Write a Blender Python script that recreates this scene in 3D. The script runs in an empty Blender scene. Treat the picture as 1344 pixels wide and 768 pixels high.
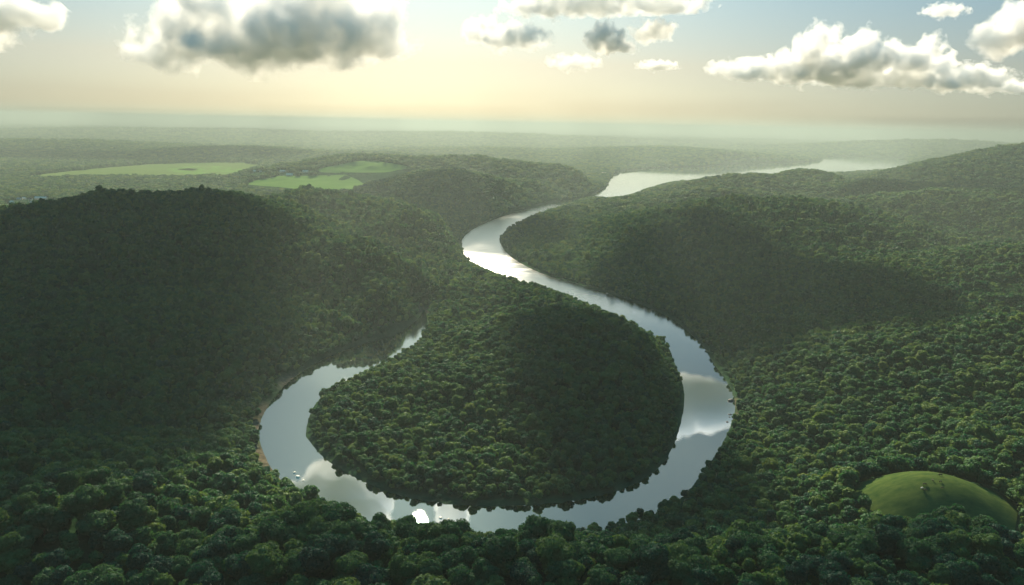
import bpy, math, random
import numpy as np
from mathutils import Vector, Matrix

random.seed(7)
rng = np.random.default_rng(7)
sc = bpy.context.scene
COL = sc.collection
R = math.radians

# ------------------------------------------------------------------ camera
H = 350.0                       # camera height above the river, metres
F = 1055.0                      # focal length in photo pixels (photo is 1344 x 768)
PITCH = R(11.85)
ROLL = R(1.15)
Fv = np.array([0, math.cos(PITCH), -math.sin(PITCH)])
R0 = np.array([1.0, 0, 0]); U0 = np.array([0, math.sin(PITCH), math.cos(PITCH)])
Rv = R0 * math.cos(ROLL) + U0 * math.sin(ROLL)
Uv = -R0 * math.sin(ROLL) + U0 * math.cos(ROLL)
CAM = np.array([0, 0, H])

def ray(u, v):
    return Fv + Rv * ((u - 672) / F) - Uv * ((v - 384) / F)

def ground(u, v, z=0.0):
    d = ray(u, v)
    return CAM + d * ((z - H) / d[2])

def depth(u, v, Y):
    d = ray(u, v)
    return CAM + d * (Y / d[1])

def project(P):
    q = P - CAM
    w = q @ Fv
    return 672 + F * (q @ Rv) / w, 384 - F * (q @ Uv) / w, w

cam = bpy.data.cameras.new('camera'); co = bpy.data.objects.new('camera', cam); COL.objects.link(co)
cam.sensor_width = 36; cam.lens = 36 * F / 1344
cam.clip_start = 1; cam.clip_end = 200000
m = Matrix.Identity(4)
for i, a in enumerate((Rv, Uv, -Fv)):
    m[0][i], m[1][i], m[2][i] = a
m.translation = Vector(CAM)
co.matrix_world = m
sc.camera = co

# ------------------------------------------------------------------ helpers
def tag(o, label=None, cat=None, group=None, kind=None):
    if label: o['label'] = label
    if cat: o['category'] = cat
    if group: o['group'] = group
    if kind: o['kind'] = kind
    return o

def mesh_obj(name, verts, faces, mat=None, parent=None, smooth=True, link=True):
    me = bpy.data.meshes.new(name)
    verts = np.asarray(verts, dtype=np.float32)
    me.vertices.add(len(verts)); me.vertices.foreach_set('co', verts.ravel())
    if isinstance(faces, np.ndarray):
        n, k = faces.shape
        me.loops.add(n * k); me.loops.foreach_set('vertex_index', faces.ravel().astype(np.int32))
        me.polygons.add(n); me.polygons.foreach_set('loop_start', np.arange(0, n * k, k, dtype=np.int32))
        me.polygons.foreach_set('loop_total', np.full(n, k, dtype=np.int32))
    else:
        idx = np.array([i for f in faces for i in f], dtype=np.int32)
        tot = np.array([len(f) for f in faces], dtype=np.int32)
        me.loops.add(len(idx)); me.loops.foreach_set('vertex_index', idx)
        me.polygons.add(len(tot))
        me.polygons.foreach_set('loop_start', np.concatenate([[0], np.cumsum(tot)[:-1]]).astype(np.int32))
        me.polygons.foreach_set('loop_total', tot)
    me.update(calc_edges=True); me.validate()
    me.polygons.foreach_set('use_smooth', np.full(len(me.polygons), smooth))
    for mm in (mat if isinstance(mat, (list, tuple)) else [mat] if mat else []): me.materials.append(mm)
    o = bpy.data.objects.new(name, me)
    if link: COL.objects.link(o)
    if parent: o.parent = parent
    return o

def empty(name, loc=(0, 0, 0), rz=0):
    o = bpy.data.objects.new(name, None); COL.objects.link(o)
    o.location = loc; o.rotation_euler = (0, 0, rz); o.empty_display_size = 1
    return o

# lattice gradient noise, vectorised
_perm = rng.permutation(256).astype(np.int64)
def _h(ix, iy, iz):
    return _perm[(_perm[(_perm[ix & 255] + iy) & 255] + iz) & 255]
_g3 = rng.normal(size=(256, 3)); _g3 /= np.linalg.norm(_g3, axis=1)[:, None]
def noise3(x, y, z):
    x, y, z = np.broadcast_arrays(x, y, z)
    xi, yi, zi = np.floor(x).astype(np.int64), np.floor(y).astype(np.int64), np.floor(z).astype(np.int64)
    xf, yf, zf = x - xi, y - yi, z - zi
    s = lambda t: t * t * t * (t * (t * 6 - 15) + 10)
    u, v, w = s(xf), s(yf), s(zf)
    out = 0
    for a in (0, 1):
        for b in (0, 1):
            for c in (0, 1):
                g = _g3[_h(xi + a, yi + b, zi + c)]
                d = g[..., 0] * (xf - a) + g[..., 1] * (yf - b) + g[..., 2] * (zf - c)
                out = out + d * (u if a else 1 - u) * (v if b else 1 - v) * (w if c else 1 - w)
    return out
def noise2(x, y, seed=0.0): return noise3(x, y, np.full_like(x, seed + .37))
def sstep(a, b, x):
    t = np.clip((x - a) / (b - a), 0, 1); return t * t * (3 - 2 * t)

# ------------------------------------------------------------------ the river's plan (world metres)
TH = 15.0   # canopy height that hides the near banks
def pts(L, z=0.0): return [ground(u, v, z)[:2] for u, v in L]
bank_left = pts([(556, 400), (552, 412), (540, 424), (510, 438), (460, 455), (420, 470), (380, 496), (358, 520), (345, 540), (337, 560), (340, 580), (350, 605), (362, 622)], 2)
bank_near = pts([(385, 634), (420, 646), (450, 656), (480, 674), (550, 690), (620, 694), (690, 695), (740, 693), (790, 683), (840, 668), (880, 652), (905, 632), (925, 606), (945, 580)], 12)
bank_right = pts([(960, 560), (967, 535), (963, 515), (955, 500), (940, 480), (925, 455), (905, 435), (880, 415), (840, 398), (800, 385), (760, 373), (720, 362), (690, 349), (668, 335), (658, 322), (655, 312)], 1) + pts([(658, 303), (672, 291), (700, 279), (735, 269)], 20)
hidden_n = pts([(765, 262), (778, 259.5)], 6)
lake_near = pts([(800, 256), (830, 248), (850, 241), (870, 235), (900, 231)], 38) + pts([(950, 227), (985, 223), (1020, 220), (1060, 218), (1085, 217), (1130, 215.5), (1190, 213.5)], 75)
lake_far = pts([(1195, 208), (1150, 205), (1080, 205), (1078, 212), (1040, 213), (950, 214.5), (935, 218.5), (880, 219.5), (830, 222.5), (806, 227), (800, 235), (799, 243), (786, 251), (772, 258)], 0)
bank_back = pts([(755, 261.5), (730, 264.5), (700, 272), (660, 283), (625, 297), (608, 310), (604, 319)], 1)
bank_neck = pts([(612, 330), (640, 342), (670, 354), (700, 363), (745, 373), (800, 394), (840, 412), (858, 426)], 30)
bank_in = pts([(875, 450), (884, 475), (895, 500), (898, 522), (894, 552), (884, 584), (866, 614), (826, 640), (764, 656), (700, 663), (640, 665), (580, 661), (530, 652), (490, 638), (450, 618), (422, 598), (405, 576)], 0) + pts([(401, 557), (404, 537), (414, 514), (436, 496)], 15) + pts([(470, 476), (510, 459), (545, 436), (557, 420), (563, 404)], 24)
RIV = np.array(bank_left + bank_near + bank_right + hidden_n + lake_near + lake_far + bank_back + bank_neck + bank_in)
# soften the corners of the plan
def chaikin(P, n=2):
    for _ in range(n):
        Q = np.roll(P, -1, axis=0)
        P = np.stack([P * .75 + Q * .25, P * .25 + Q * .75], 1).reshape(-1, 2)
    return P
RIVS = chaikin(RIV, 2)

def river_dist(x, y):
    """signed distance to the water's edge: positive on land"""
    x = np.asarray(x, float).ravel(); y = np.asarray(y, float).ravel()
    A = RIVS; B = np.roll(A, -1, axis=0)
    out = np.full(len(x), 1e9); inside = np.zeros(len(x), bool)
    lo, hi = A.min(0) - 700, A.max(0) + 700
    near = np.where((x > lo[0]) & (x < hi[0]) & (y > lo[1]) & (y < hi[1]))[0]
    for c in range(0, len(near), 20000):
        k = near[c:c + 20000]; px = x[k][:, None]; py = y[k][:, None]
        ex, ey = (B - A)[:, 0], (B - A)[:, 1]
        t = np.clip(((px - A[:, 0]) * ex + (py - A[:, 1]) * ey) / (ex * ex + ey * ey + 1e-9), 0, 1)
        d2 = (px - A[:, 0] - t * ex) ** 2 + (py - A[:, 1] - t * ey) ** 2
        out[k] = np.sqrt(d2.min(1))
        cr = ((A[:, 1] > py) != (B[:, 1] > py)) & (px < ex * (py - A[:, 1]) / np.where(ey == 0, 1e-9, ey) + A[:, 0])
        inside[k] = cr.sum(1) % 2 == 1
    return np.where(inside, -out, out)

# ------------------------------------------------------------------ hills: (u, v of crest, distance, half widths, turn)
HILLS = []
def hill(u, v, Y, sx, sy, rot=0, sub=11.0):
    P = depth(u, v, Y)
    HILLS.append((P[0], P[1], max(2.0, P[2] - sub), sx, sy, R(rot)))
# peninsula
hill(752, 414, 1120, 125, 150, 10)
hill(668, 428, 1130, 95, 130, -20)
hill(775, 470, 1010, 100, 110, 0)
hill(690, 470, 985, 120, 90, 0)
hill(505, 525, 990, 75, 120, -30)
hill(640, 375, 1560, 150, 160, 20)
hill(560, 345, 1800, 110, 190, 25)
# left mass
hill(150, 258, 1750, 330, 330, 0)
hill(310, 257, 1780, 210, 300, 0)
hill(40, 293, 1650, 380, 330, 0)
hill(-160, 312, 1500, 330, 380, 0)
hill(405, 288, 1700, 110, 230, 25)
hill(470, 318, 1540, 105, 130, 25)
hill(520, 362, 1370, 55, 90, 20)
hill(150, 400, 1150, 230, 230, 0)
hill(-60, 470, 900, 260, 300, 0)
# behind the left mass
hill(420, 252, 2350, 300, 240, -10)
hill(530, 276, 2150, 120, 200, 15)
hill(590, 224, 3500, 330, 260, -10)
hill(675, 236, 3850, 190, 220, 15)
hill(480, 204, 4700, 500, 350, 0)
hill(620, 206, 4500, 520, 300, -10)
hill(735, 219, 4350, 230, 260, 20)
hill(70, 185, 8200, 1500, 700, 0)
hill(-300, 190, 7500, 1700, 900, 0)
hill(320, 193, 7400, 800, 600, 0)
hill(470, 199, 7000, 900, 500, 0)
# right side
hill(900, 268, 2600, 190, 240, -20)
hill(1000, 262, 2500, 300, 280, -8)
hill(1080, 268, 2400, 300, 300, -8)
hill(950, 249, 3450, 330, 220, 0)
hill(985, 230, 4000, 300, 260, -12)
hill(1060, 225, 4200, 250, 280, -12)
hill(1180, 239, 3700, 420, 260, -10)
hill(1330, 194, 4700, 520, 500, -10)
hill(1240, 214, 4500, 330, 400, -10)
hill(1480, 186, 4700, 800, 600, 0)
hill(1290, 250, 2900, 480, 300, -10)
hill(1420, 330, 1650, 380, 260, 0)
hill(1240, 345, 1750, 260, 220, -10)
hill(1350, 430, 1050, 230, 230, 0)
# near slopes
hill(1224, 626, 620, 75, 62, 0, 0)
hill(1450, 590, 680, 150, 170, 0)
hill(1280, 735, 410, 170, 110, 0)
hill(950, 745, 400, 150, 90, 0)
hill(640, 752, 400, 160, 90, 0)
hill(330, 728, 410, 120, 90, 25)
hill(120, 665, 470, 110, 85, 25)
hill(-40, 610, 520, 130, 150, 0)
hill(300, 612, 650, 85, 52, 5)
hill(150, 575, 760, 60, 110, 20)
# far shore
hill(880, 194, 9000, 1000, 1200, 0)
hill(1060, 200, 8000, 500, 500, 0)
hill(650, 196, 9000, 900, 700, 0)
hill(620, 173, 17000, 3000, 1500, 0)
hill(300, 170, 15000, 2600, 1500, 0)
hill(-100, 164, 20000, 5000, 2500, 0)
hill(1250, 186, 14000, 2000, 1500, 0)
HA = np.array(HILLS)
MEADOW = (HILLS[[i for i, h in enumerate(HILLS) if h[3] == 75 and h[4] == 62][0]])

def height(x, y, rd=None, raw=False):
    shp = np.shape(x)
    x = np.asarray(x, float).ravel(); y = np.asarray(y, float).ravel()
    rd = river_dist(x, y) if rd is None else rd
    d = np.hypot(x, y)
    acc = np.full(len(x), 4.0 ** 3.2)
    for hx, hy, hz, sx, sy, a in HILLS:
        c, s = math.cos(a), math.sin(a)
        dx, dy = x - hx, y - hy
        q = ((dx * c + dy * s) / sx) ** 2 + ((-dx * s + dy * c) / sy) ** 2
        k = q < 16
        acc[k] += (hz * np.exp(-0.62 * q[k])) ** 3.2
    z = acc ** (1 / 3.2)
    if raw: return z
    # gullies and spurs
    wx = x + 60 * noise2(x / 260, y / 260, 3); wy = y + 60 * noise2(x / 260, y / 260, 9)
    ridged = 0.5 - np.abs(noise2(wx / 210, wy / 210, 1))
    near = 1 - sstep(5000, 9000, d)
    mead = np.exp(-(((x - MEADOW[0]) / 85) ** 2 + ((y - MEADOW[1]) / 75) ** 2) ** 2)
    z = z + near * (1 - mead) * np.clip(z / 60, .15, 1.2) * (26 * ridged - 8 + 7 * noise2(x / 75, y / 75, 5))
    z = z + sstep(4500, 9000, d) * 24 * noise2(x / 1700, y / 900, 7) + sstep(9000, 16000, d) * 75 * noise2(x / 5200, y / 1500, 8)
    z = np.maximum(z, 3.0)
    bend = np.where(d < 3000, 75.0, 150.0)
    k = sstep(-2, bend, rd)
    z = np.where(rd > 0, 1.2 + (z - 1.2) * (0.10 * np.clip(rd / 12, 0, 1) + 0.90 * k), np.maximum(-5, rd * .35) + .5 * np.exp(-np.abs(rd)))
    return z.reshape(shp)

_t = HA[:, 2].copy()
for _ in range(14):
    zc = height(HA[:, 0], HA[:, 1], np.zeros(len(HA)), raw=True)
    for i_, h_ in enumerate(HILLS):
        HILLS[i_] = (h_[0], h_[1], max(.5, h_[2] * min(1.1, max(.75, _t[i_] / zc[i_]))), *h_[3:])

def on_ground(u, v, dmin=300.0, up=0.0):
    d = ray(u, v); d = d / math.hypot(d[0], d[1])
    t = np.geomspace(dmin, 14000, 2500)
    P = CAM + d * t[:, None]
    z = height(P[:, 0], P[:, 1])
    k = np.where(P[:, 2] < z + up)[0]
    k = k[0] if len(k) else len(t) - 1
    return (float(P[k, 0]), float(P[k, 1]), float(z[k]))

# ------------------------------------------------------------------ node helpers
def new_mat(name):
    mt = bpy.data.materials.new(name); mt.use_nodes = True
    nt = mt.node_tree; nt.nodes.clear()
    return mt, nt, nt.nodes.new('ShaderNodeOutputMaterial')
def N(nt, t, **kw):
    n = nt.nodes.new(t)
    for k, v in kw.items():
        if k.startswith('i_'):
            n.inputs[k[2:].replace('_', ' ')].default_value = v
        else: setattr(n, k, v)
    return n
def L(nt, a, b): nt.links.new(a, b)
def ramp(nt, stops, interp='LINEAR'):
    r = nt.nodes.new('ShaderNodeValToRGB'); cr = r.color_ramp; cr.interpolation = interp
    while len(cr.elements) < len(stops): cr.elements.new(.5)
    for e, (p, c) in zip(cr.elements, stops): e.position = p; e.color = (*c, 1)
    return r

def principled_simple(name, col, rough=.8, noise_scale=None, var=.25):
    mt, nt, out = new_mat(name)
    b = N(nt, 'ShaderNodeBsdfPrincipled'); b.inputs['Roughness'].default_value = rough
    b.inputs['Specular IOR Level'].default_value = .25
    if noise_scale:
        tc = N(nt, 'ShaderNodeTexCoord'); no = N(nt, 'ShaderNodeTexNoise'); no.inputs['Scale'].default_value = noise_scale
        no.inputs['Detail'].default_value = 4
        L(nt, tc.outputs['Object'], no.inputs['Vector'])
        r = ramp(nt, [(.3, tuple(c * (1 - var) for c in col)), (.7, tuple(c * (1 + var) for c in col))])
        L(nt, no.outputs['Fac'], r.inputs['Fac']); L(nt, r.outputs['Color'], b.inputs['Base Color'])
    else:
        b.inputs['Base Color'].default_value = (*col, 1)
    L(nt, b.outputs[0], out.inputs[0])
    return mt

def foliage(name, lo, mid, hi, trans=.35):
    mt, nt, out = new_mat(name)
    oi = N(nt, 'ShaderNodeObjectInfo')
    geo = N(nt, 'ShaderNodeNewGeometry')
    no = N(nt, 'ShaderNodeTexNoise'); no.inputs['Scale'].default_value = .02; no.inputs['Detail'].default_value = 3
    L(nt, geo.outputs['Position'], no.inputs['Vector'])
    tc = N(nt, 'ShaderNodeTexCoord')
    n2 = N(nt, 'ShaderNodeTexNoise'); n2.inputs['Scale'].default_value = .45; n2.inputs['Detail'].default_value = 2
    L(nt, tc.outputs['Object'], n2.inputs['Vector'])
    a = N(nt, 'ShaderNodeMath', operation='MULTIPLY_ADD'); a.inputs[1].default_value = .72
    L(nt, oi.outputs['Random'], a.inputs[0])
    a2 = N(nt, 'ShaderNodeMath', operation='MULTIPLY_ADD'); a2.inputs[1].default_value = .5; a2.inputs[2].default_value = -.36
    L(nt, no.outputs['Fac'], a2.inputs[0]); L(nt, a2.outputs[0], a.inputs[2])
    a3 = N(nt, 'ShaderNodeMath', operation='MULTIPLY_ADD'); a3.inputs[1].default_value = .45
    L(nt, n2.outputs['Fac'], a3.inputs[0]); L(nt, a.outputs[0], a3.inputs[2])
    r = ramp(nt, [(.12, lo), (.5, mid), (.95, hi)])
    L(nt, a3.outputs[0], r.inputs['Fac'])
    d = N(nt, 'ShaderNodeBsdfPrincipled'); d.inputs['Roughness'].default_value = .75; d.inputs['Specular IOR Level'].default_value = .15
    t = N(nt, 'ShaderNodeBsdfTranslucent')
    hs = N(nt, 'ShaderNodeHueSaturation'); hs.inputs['Hue'].default_value = .485; hs.inputs['Saturation'].default_value = 1.1; hs.inputs['Value'].default_value = 1.15
    L(nt, r.outputs['Color'], d.inputs['Base Color']); L(nt, r.outputs['Color'], hs.inputs['Color']); L(nt, hs.outputs[0], t.inputs['Color'])
    mx = N(nt, 'ShaderNodeMixShader'); mx.inputs[0].default_value = trans
    L(nt, d.outputs[0], mx.inputs[1]); L(nt, t.outputs[0], mx.inputs[2]); L(nt, mx.outputs[0], out.inputs[0])
    return mt

M_forest = foliage('forest_foliage', (.009, .056, .030), (.036, .108, .032), (.104, .156, .032), .38)
M_dark = foliage('dark_green_foliage', (.007, .048, .030), (.013, .064, .034), (.020, .082, .038), .38)
M_mid = foliage('mid_green_foliage', (.024, .082, .032), (.036, .102, .036), (.052, .118, .038), .38)
M_olive = foliage('yellow_green_foliage', (.046, .108, .030), (.062, .126, .034), (.078, .140, .038), .38)
M_bark = principled_simple('bark', (.09, .07, .05), .9, 2.0)

# terrain: forest floor, sandy banks, bare earth
mt, nt, out = new_mat('ground_cover'); M_ground = mt
b = N(nt, 'ShaderNodeBsdfPrincipled'); b.inputs['Roughness'].default_value = .9; b.inputs['Specular IOR Level'].default_value = 0
geo = N(nt, 'ShaderNodeNewGeometry')
n1 = N(nt, 'ShaderNodeTexNoise'); n1.inputs['Scale'].default_value = .011; n1.inputs['Detail'].default_value = 8; n1.inputs['Roughness'].default_value = .65
L(nt, geo.outputs['Position'], n1.inputs['Vector'])
r1 = ramp(nt, [(.3, (.010, .030, .015)), (.5, (.018, .045, .020)), (.72, (.032, .060, .022))])
L(nt, n1.outputs['Fac'], r1.inputs['Fac'])
# fields and woods on the far plain, canopy self-shade mixed into the colours
sep = N(nt, 'ShaderNodeSeparateXYZ'); L(nt, geo.outputs['Position'], sep.inputs[0])
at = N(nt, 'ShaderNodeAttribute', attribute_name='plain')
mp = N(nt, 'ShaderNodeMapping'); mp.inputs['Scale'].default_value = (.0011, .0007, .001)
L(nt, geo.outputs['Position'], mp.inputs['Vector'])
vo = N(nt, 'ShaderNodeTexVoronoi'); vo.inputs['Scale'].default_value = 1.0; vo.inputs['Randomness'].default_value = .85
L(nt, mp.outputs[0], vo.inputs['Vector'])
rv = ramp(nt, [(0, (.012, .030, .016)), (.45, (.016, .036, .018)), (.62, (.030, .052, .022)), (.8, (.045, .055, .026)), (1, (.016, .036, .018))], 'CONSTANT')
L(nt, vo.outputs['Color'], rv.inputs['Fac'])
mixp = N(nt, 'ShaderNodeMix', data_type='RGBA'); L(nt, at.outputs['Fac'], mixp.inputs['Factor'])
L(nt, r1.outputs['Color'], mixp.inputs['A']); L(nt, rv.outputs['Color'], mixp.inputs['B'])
ats = N(nt, 'ShaderNodeAttribute', attribute_name='sand')
n3 = N(nt, 'ShaderNodeTexNoise'); n3.inputs['Scale'].default_value = .25; n3.inputs['Detail'].default_value = 6
L(nt, geo.outputs['Position'], n3.inputs['Vector'])
r3 = ramp(nt, [(.3, (.040, .036, .024)), (.7, (.11, .092, .060))]); L(nt, n3.outputs['Fac'], r3.inputs['Fac'])
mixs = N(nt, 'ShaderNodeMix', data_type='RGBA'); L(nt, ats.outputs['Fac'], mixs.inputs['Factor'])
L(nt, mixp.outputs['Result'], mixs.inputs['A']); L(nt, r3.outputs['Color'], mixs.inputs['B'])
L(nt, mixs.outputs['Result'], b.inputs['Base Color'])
bp = N(nt, 'ShaderNodeBump'); bp.inputs['Strength'].default_value = .9; bp.inputs['Distance'].default_value = 8
n4 = N(nt, 'ShaderNodeTexNoise'); n4.inputs['Scale'].default_value = .06; n4.inputs['Detail'].default_value = 5
L(nt, geo.outputs['Position'], n4.inputs['Vector']); L(nt, n4.outputs['Fac'], bp.inputs['Height']); L(nt, bp.outputs[0], b.inputs['Normal'])
L(nt, b.outputs[0], out.inputs[0])

# grass
def grass_mat(name, lo, hi, scale, aniso=2.2):
    mt, nt, out = new_mat(name)
    b = N(nt, 'ShaderNodeBsdfPrincipled'); b.inputs['Roughness'].default_value = .9; b.inputs['Specular IOR Level'].default_value = 0
    geo = N(nt, 'ShaderNodeNewGeometry')
    mp = N(nt, 'ShaderNodeMapping'); mp.inputs['Scale'].default_value = (scale, scale * aniso, scale)
    L(nt, geo.outputs['Position'], mp.inputs['Vector'])
    n = N(nt, 'ShaderNodeTexNoise'); n.inputs['Scale'].default_value = 1; n.inputs['Detail'].default_value = 8; n.inputs['Roughness'].default_value = .65
    L(nt, mp.outputs[0], n.inputs['Vector'])
    r = ramp(nt, [(.3, lo), (.7, hi)]); L(nt, n.outputs['Fac'], r.inputs['Fac']); L(nt, r.outputs['Color'], b.inputs['Base Color'])
    L(nt, b.outputs[0], out.inputs[0])
    return mt
M_meadow = grass_mat('meadow_grass', (.018, .044, .013), (.068, .092, .024), .09)  # greens darkened: part of the meadow's cloud shade is in the colour
M_field = grass_mat('field_grass', (.075, .155, .036), (.13, .215, .055), .0035, 5)
M_field2 = grass_mat('field_stubble', (.070, .125, .036), (.125, .165, .055), .0035, 5)

# water
mt, nt, out = new_mat('river_water'); M_water = mt
di = N(nt, 'ShaderNodeBsdfDiffuse'); di.inputs['Color'].default_value = (.085, .10, .085, 1)
gl = N(nt, 'ShaderNodeBsdfGlossy'); gl.distribution = 'BECKMANN'; gl.inputs['Roughness'].default_value = .09; gl.inputs['Color'].default_value = (.96, .98, 1, 1)
fr = N(nt, 'ShaderNodeFresnel'); fr.inputs['IOR'].default_value = 1.45
geo = N(nt, 'ShaderNodeNewGeometry')
mp = N(nt, 'ShaderNodeMapping'); mp.inputs['Scale'].default_value = (.35, .2, .3)
L(nt, geo.outputs['Position'], mp.inputs['Vector'])
n = N(nt, 'ShaderNodeTexNoise'); n.inputs['Scale'].default_value = 1; n.inputs['Detail'].default_value = 3
L(nt, mp.outputs[0], n.inputs['Vector'])
bp = N(nt, 'ShaderNodeBump'); bp.inputs['Strength'].default_value = .10; bp.inputs['Distance'].default_value = .05
L(nt, n.outputs['Fac'], bp.inputs['Height'])
L(nt, bp.outputs[0], gl.inputs['Normal'])
ms = N(nt, 'ShaderNodeMapping'); ms.inputs['Scale'].default_value = (.012, .02, .02)
L(nt, geo.outputs['Position'], ms.inputs['Vector'])
ns = N(nt, 'ShaderNodeTexNoise'); ns.inputs['Scale'].default_value = 1; ns.inputs['Detail'].default_value = 6; ns.inputs['Distortion'].default_value = 1.2
L(nt, ms.outputs[0], ns.inputs['Vector'])
rs = ramp(nt, [(.3, (.105, .108, .080)), (.7, (.165, .152, .105))]); L(nt, ns.outputs['Fac'], rs.inputs['Fac']); L(nt, rs.outputs['Color'], di.inputs['Color'])
rr_ = N(nt, 'ShaderNodeMapRange'); rr_.inputs['From Min'].default_value = .35; rr_.inputs['From Max'].default_value = .65; rr_.inputs['To Min'].default_value = .02; rr_.inputs['To Max'].default_value = .045
L(nt, ns.outputs['Fac'], rr_.inputs['Value']); sx_ = N(nt, 'ShaderNodeSeparateXYZ'); L(nt, geo.outputs['Position'], sx_.inputs[0])
wr = N(nt, 'ShaderNodeMapRange'); wr.inputs['From Min'].default_value = 1150; wr.inputs['From Max'].default_value = 1750; wr.inputs['To Max'].default_value = .27
L(nt, sx_.outputs['Y'], wr.inputs['Value'])
wl = N(nt, 'ShaderNodeMapRange'); wl.inputs['From Min'].default_value = 3100; wl.inputs['From Max'].default_value = 4600; wl.inputs['To Min'].default_value = 1; wl.inputs['To Max'].default_value = .10
L(nt, sx_.outputs['Y'], wl.inputs['Value'])
wm = N(nt, 'ShaderNodeMath', operation='MULTIPLY'); L(nt, wr.outputs[0], wm.inputs[0]); L(nt, wl.outputs[0], wm.inputs[1])
ad = N(nt, 'ShaderNodeMath', operation='ADD'); L(nt, rr_.outputs[0], ad.inputs[0]); L(nt, wm.outputs[0], ad.inputs[1]); L(nt, ad.outputs[0], gl.inputs['Roughness'])
mx = N(nt, 'ShaderNodeMixShader'); L(nt, fr.outputs[0], mx.inputs[0]); L(nt, di.outputs[0], mx.inputs[1]); L(nt, gl.outputs[0], mx.inputs[2])
L(nt, mx.outputs[0], out.inputs[0])

# ------------------------------------------------------------------ terrain sheet (fan of rings round the viewpoint)
front = np.linspace(-45, 45, 760)
side = np.concatenate([np.linspace(45.6, 180, 60)])
ang = np.radians(np.concatenate([-side[::-1][:-1] if False else -side[::-1], front, side[:-1]]))
rad = np.concatenate([[25, 60, 100, 140, 170], np.geomspace(190, 9000, 400), np.geomspace(9200, 60000, 70)])
TA, TR = np.meshgrid(ang, rad)
tx, ty = (TR * np.sin(TA)).ravel(), (TR * np.cos(TA)).ravel()
trd = river_dist(tx, ty)
tz = height(tx, ty, trd)
na, nr = len(ang), len(rad)
i = np.arange(na); j = np.arange(nr - 1)
I, J = np.meshgrid(i, j)
I2 = (I + 1) % na
quads = np.stack([J * na + I, J * na + I2, (J + 1) * na + I2, (J + 1) * na + I], -1).reshape(-1, 4)[:, ::-1]
tv = np.stack([tx, ty, tz], 1)
cap = np.arange(na)
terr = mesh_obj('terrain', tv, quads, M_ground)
tag(terr, 'rolling green ground under the forest', None, None, 'structure')
def set_attr(o, name, vals):
    a = o.data.attributes.new(name, 'FLOAT', 'POINT'); a.data.foreach_set('value', np.asarray(vals, np.float32))
dd = np.hypot(tx, ty)
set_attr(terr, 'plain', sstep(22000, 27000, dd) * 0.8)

# sandy stretches of bank: (u, v, radius m)
SAND = [(*ground(352, 600)[:2], 34), (*ground(362, 622)[:2], 22), (*ground(341, 560)[:2], 24), (*ground(345, 540)[:2], 26), (*ground(380, 500)[:2], 30),
        (*ground(966, 530)[:2], 16), (*ground(969, 548)[:2], 14), (*ground(557, 409)[:2], 20)]
def sandiness(x, y, rd):
    s = np.zeros(len(x))
    for sx, sy, sr in SAND:
        s = np.maximum(s, np.exp(-(((x - sx) ** 2 + (y - sy) ** 2) / sr ** 2)))
    return s * (1 - sstep(5, 11, rd)) 
base_sand = 1 - sstep(.5, 2.5, trd)
set_attr(terr, 'sand', np.clip(np.maximum(sandiness(tx, ty, trd) * 1.5, base_sand * .12), 0, 1))

# water: one level sheet over the river's bed
Z = trd.reshape(nr, na)
near_w = (Z[:-1] < 14) & (TR[:-1] < 12000)
near_w = near_w | np.roll(near_w, -1, 1)
wq = quads.reshape(nr - 1, na, 4)[near_w]
used, inv = np.unique(wq, return_inverse=True)
wv = np.stack([tx[used], ty[used], np.zeros(len(used))], 1)
river = mesh_obj('river', wv, inv.reshape(-1, 4), M_water)
tag(river, 'calm pale river winding round the wooded peninsula', None, None, 'structure')

# meadow and fields: sheets following the ground
def patch(name, cx, cy, outline, mat, label, lift=.35, n=60):
    """outline: polygon (world xy); a grid clipped to it by rings from its middle"""
    P = np.array(outline); c = np.array([cx, cy])
    P = chaikin(P, 2)
    k = len(P); ts = np.linspace(0, 1, n) ** .8
    V = (c + (P - c)[None] * ts[1:, None, None]).reshape(-1, 2)
    V = np.vstack([[c], V])
    z = height(V[:, 0], V[:, 1]) + lift
    f = [(0, 1 + a, 1 + (a + 1) % k) for a in range(k)]
    for rr in range(n - 2):
        o = 1 + rr * k
        f += [(o + a, o + k + a, o + k + (a + 1) % k, o + (a + 1) % k) for a in range(k)]
    ob = mesh_obj(name, np.column_stack([V, z]), f, mat)
    return tag(ob, label, None, None, 'structure')
ma = np.linspace(0, 2 * math.pi, 28, endpoint=False)
mr = 1 + .08 * np.sin(3 * ma + 1) + .05 * np.sin(5 * ma)
MX, MY = MEADOW[0], MEADOW[1]
mead_poly = np.stack([MX + 63 * mr * np.cos(ma), MY - 10 + 54 * mr * np.sin(ma)], 1)
patch('meadow', MX, MY - 10, mead_poly, M_meadow, 'small domed grass meadow among the trees')
def in_poly(x, y, P):
    A = np.array(P); B = np.roll(A, -1, axis=0)
    px, py = x[:, None], y[:, None]
    cr = ((A[:, 1] > py) != (B[:, 1] > py)) & (px < (B[:, 0] - A[:, 0]) * (py - A[:, 1]) / np.where(B[:, 1] == A[:, 1], 1e-9, B[:, 1] - A[:, 1]) + A[:, 0])
    return cr.sum(1) % 2 == 1
FZ = 50
FIELDS = []
def field(px, mat, label):
    P = np.array([on_ground(u, v, 2600)[:2] for u, v in px]); c = P.mean(0)
    FIELDS.append(P)
    patch('field', c[0], c[1], P, mat, label, lift=1.2, n=40)

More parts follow.
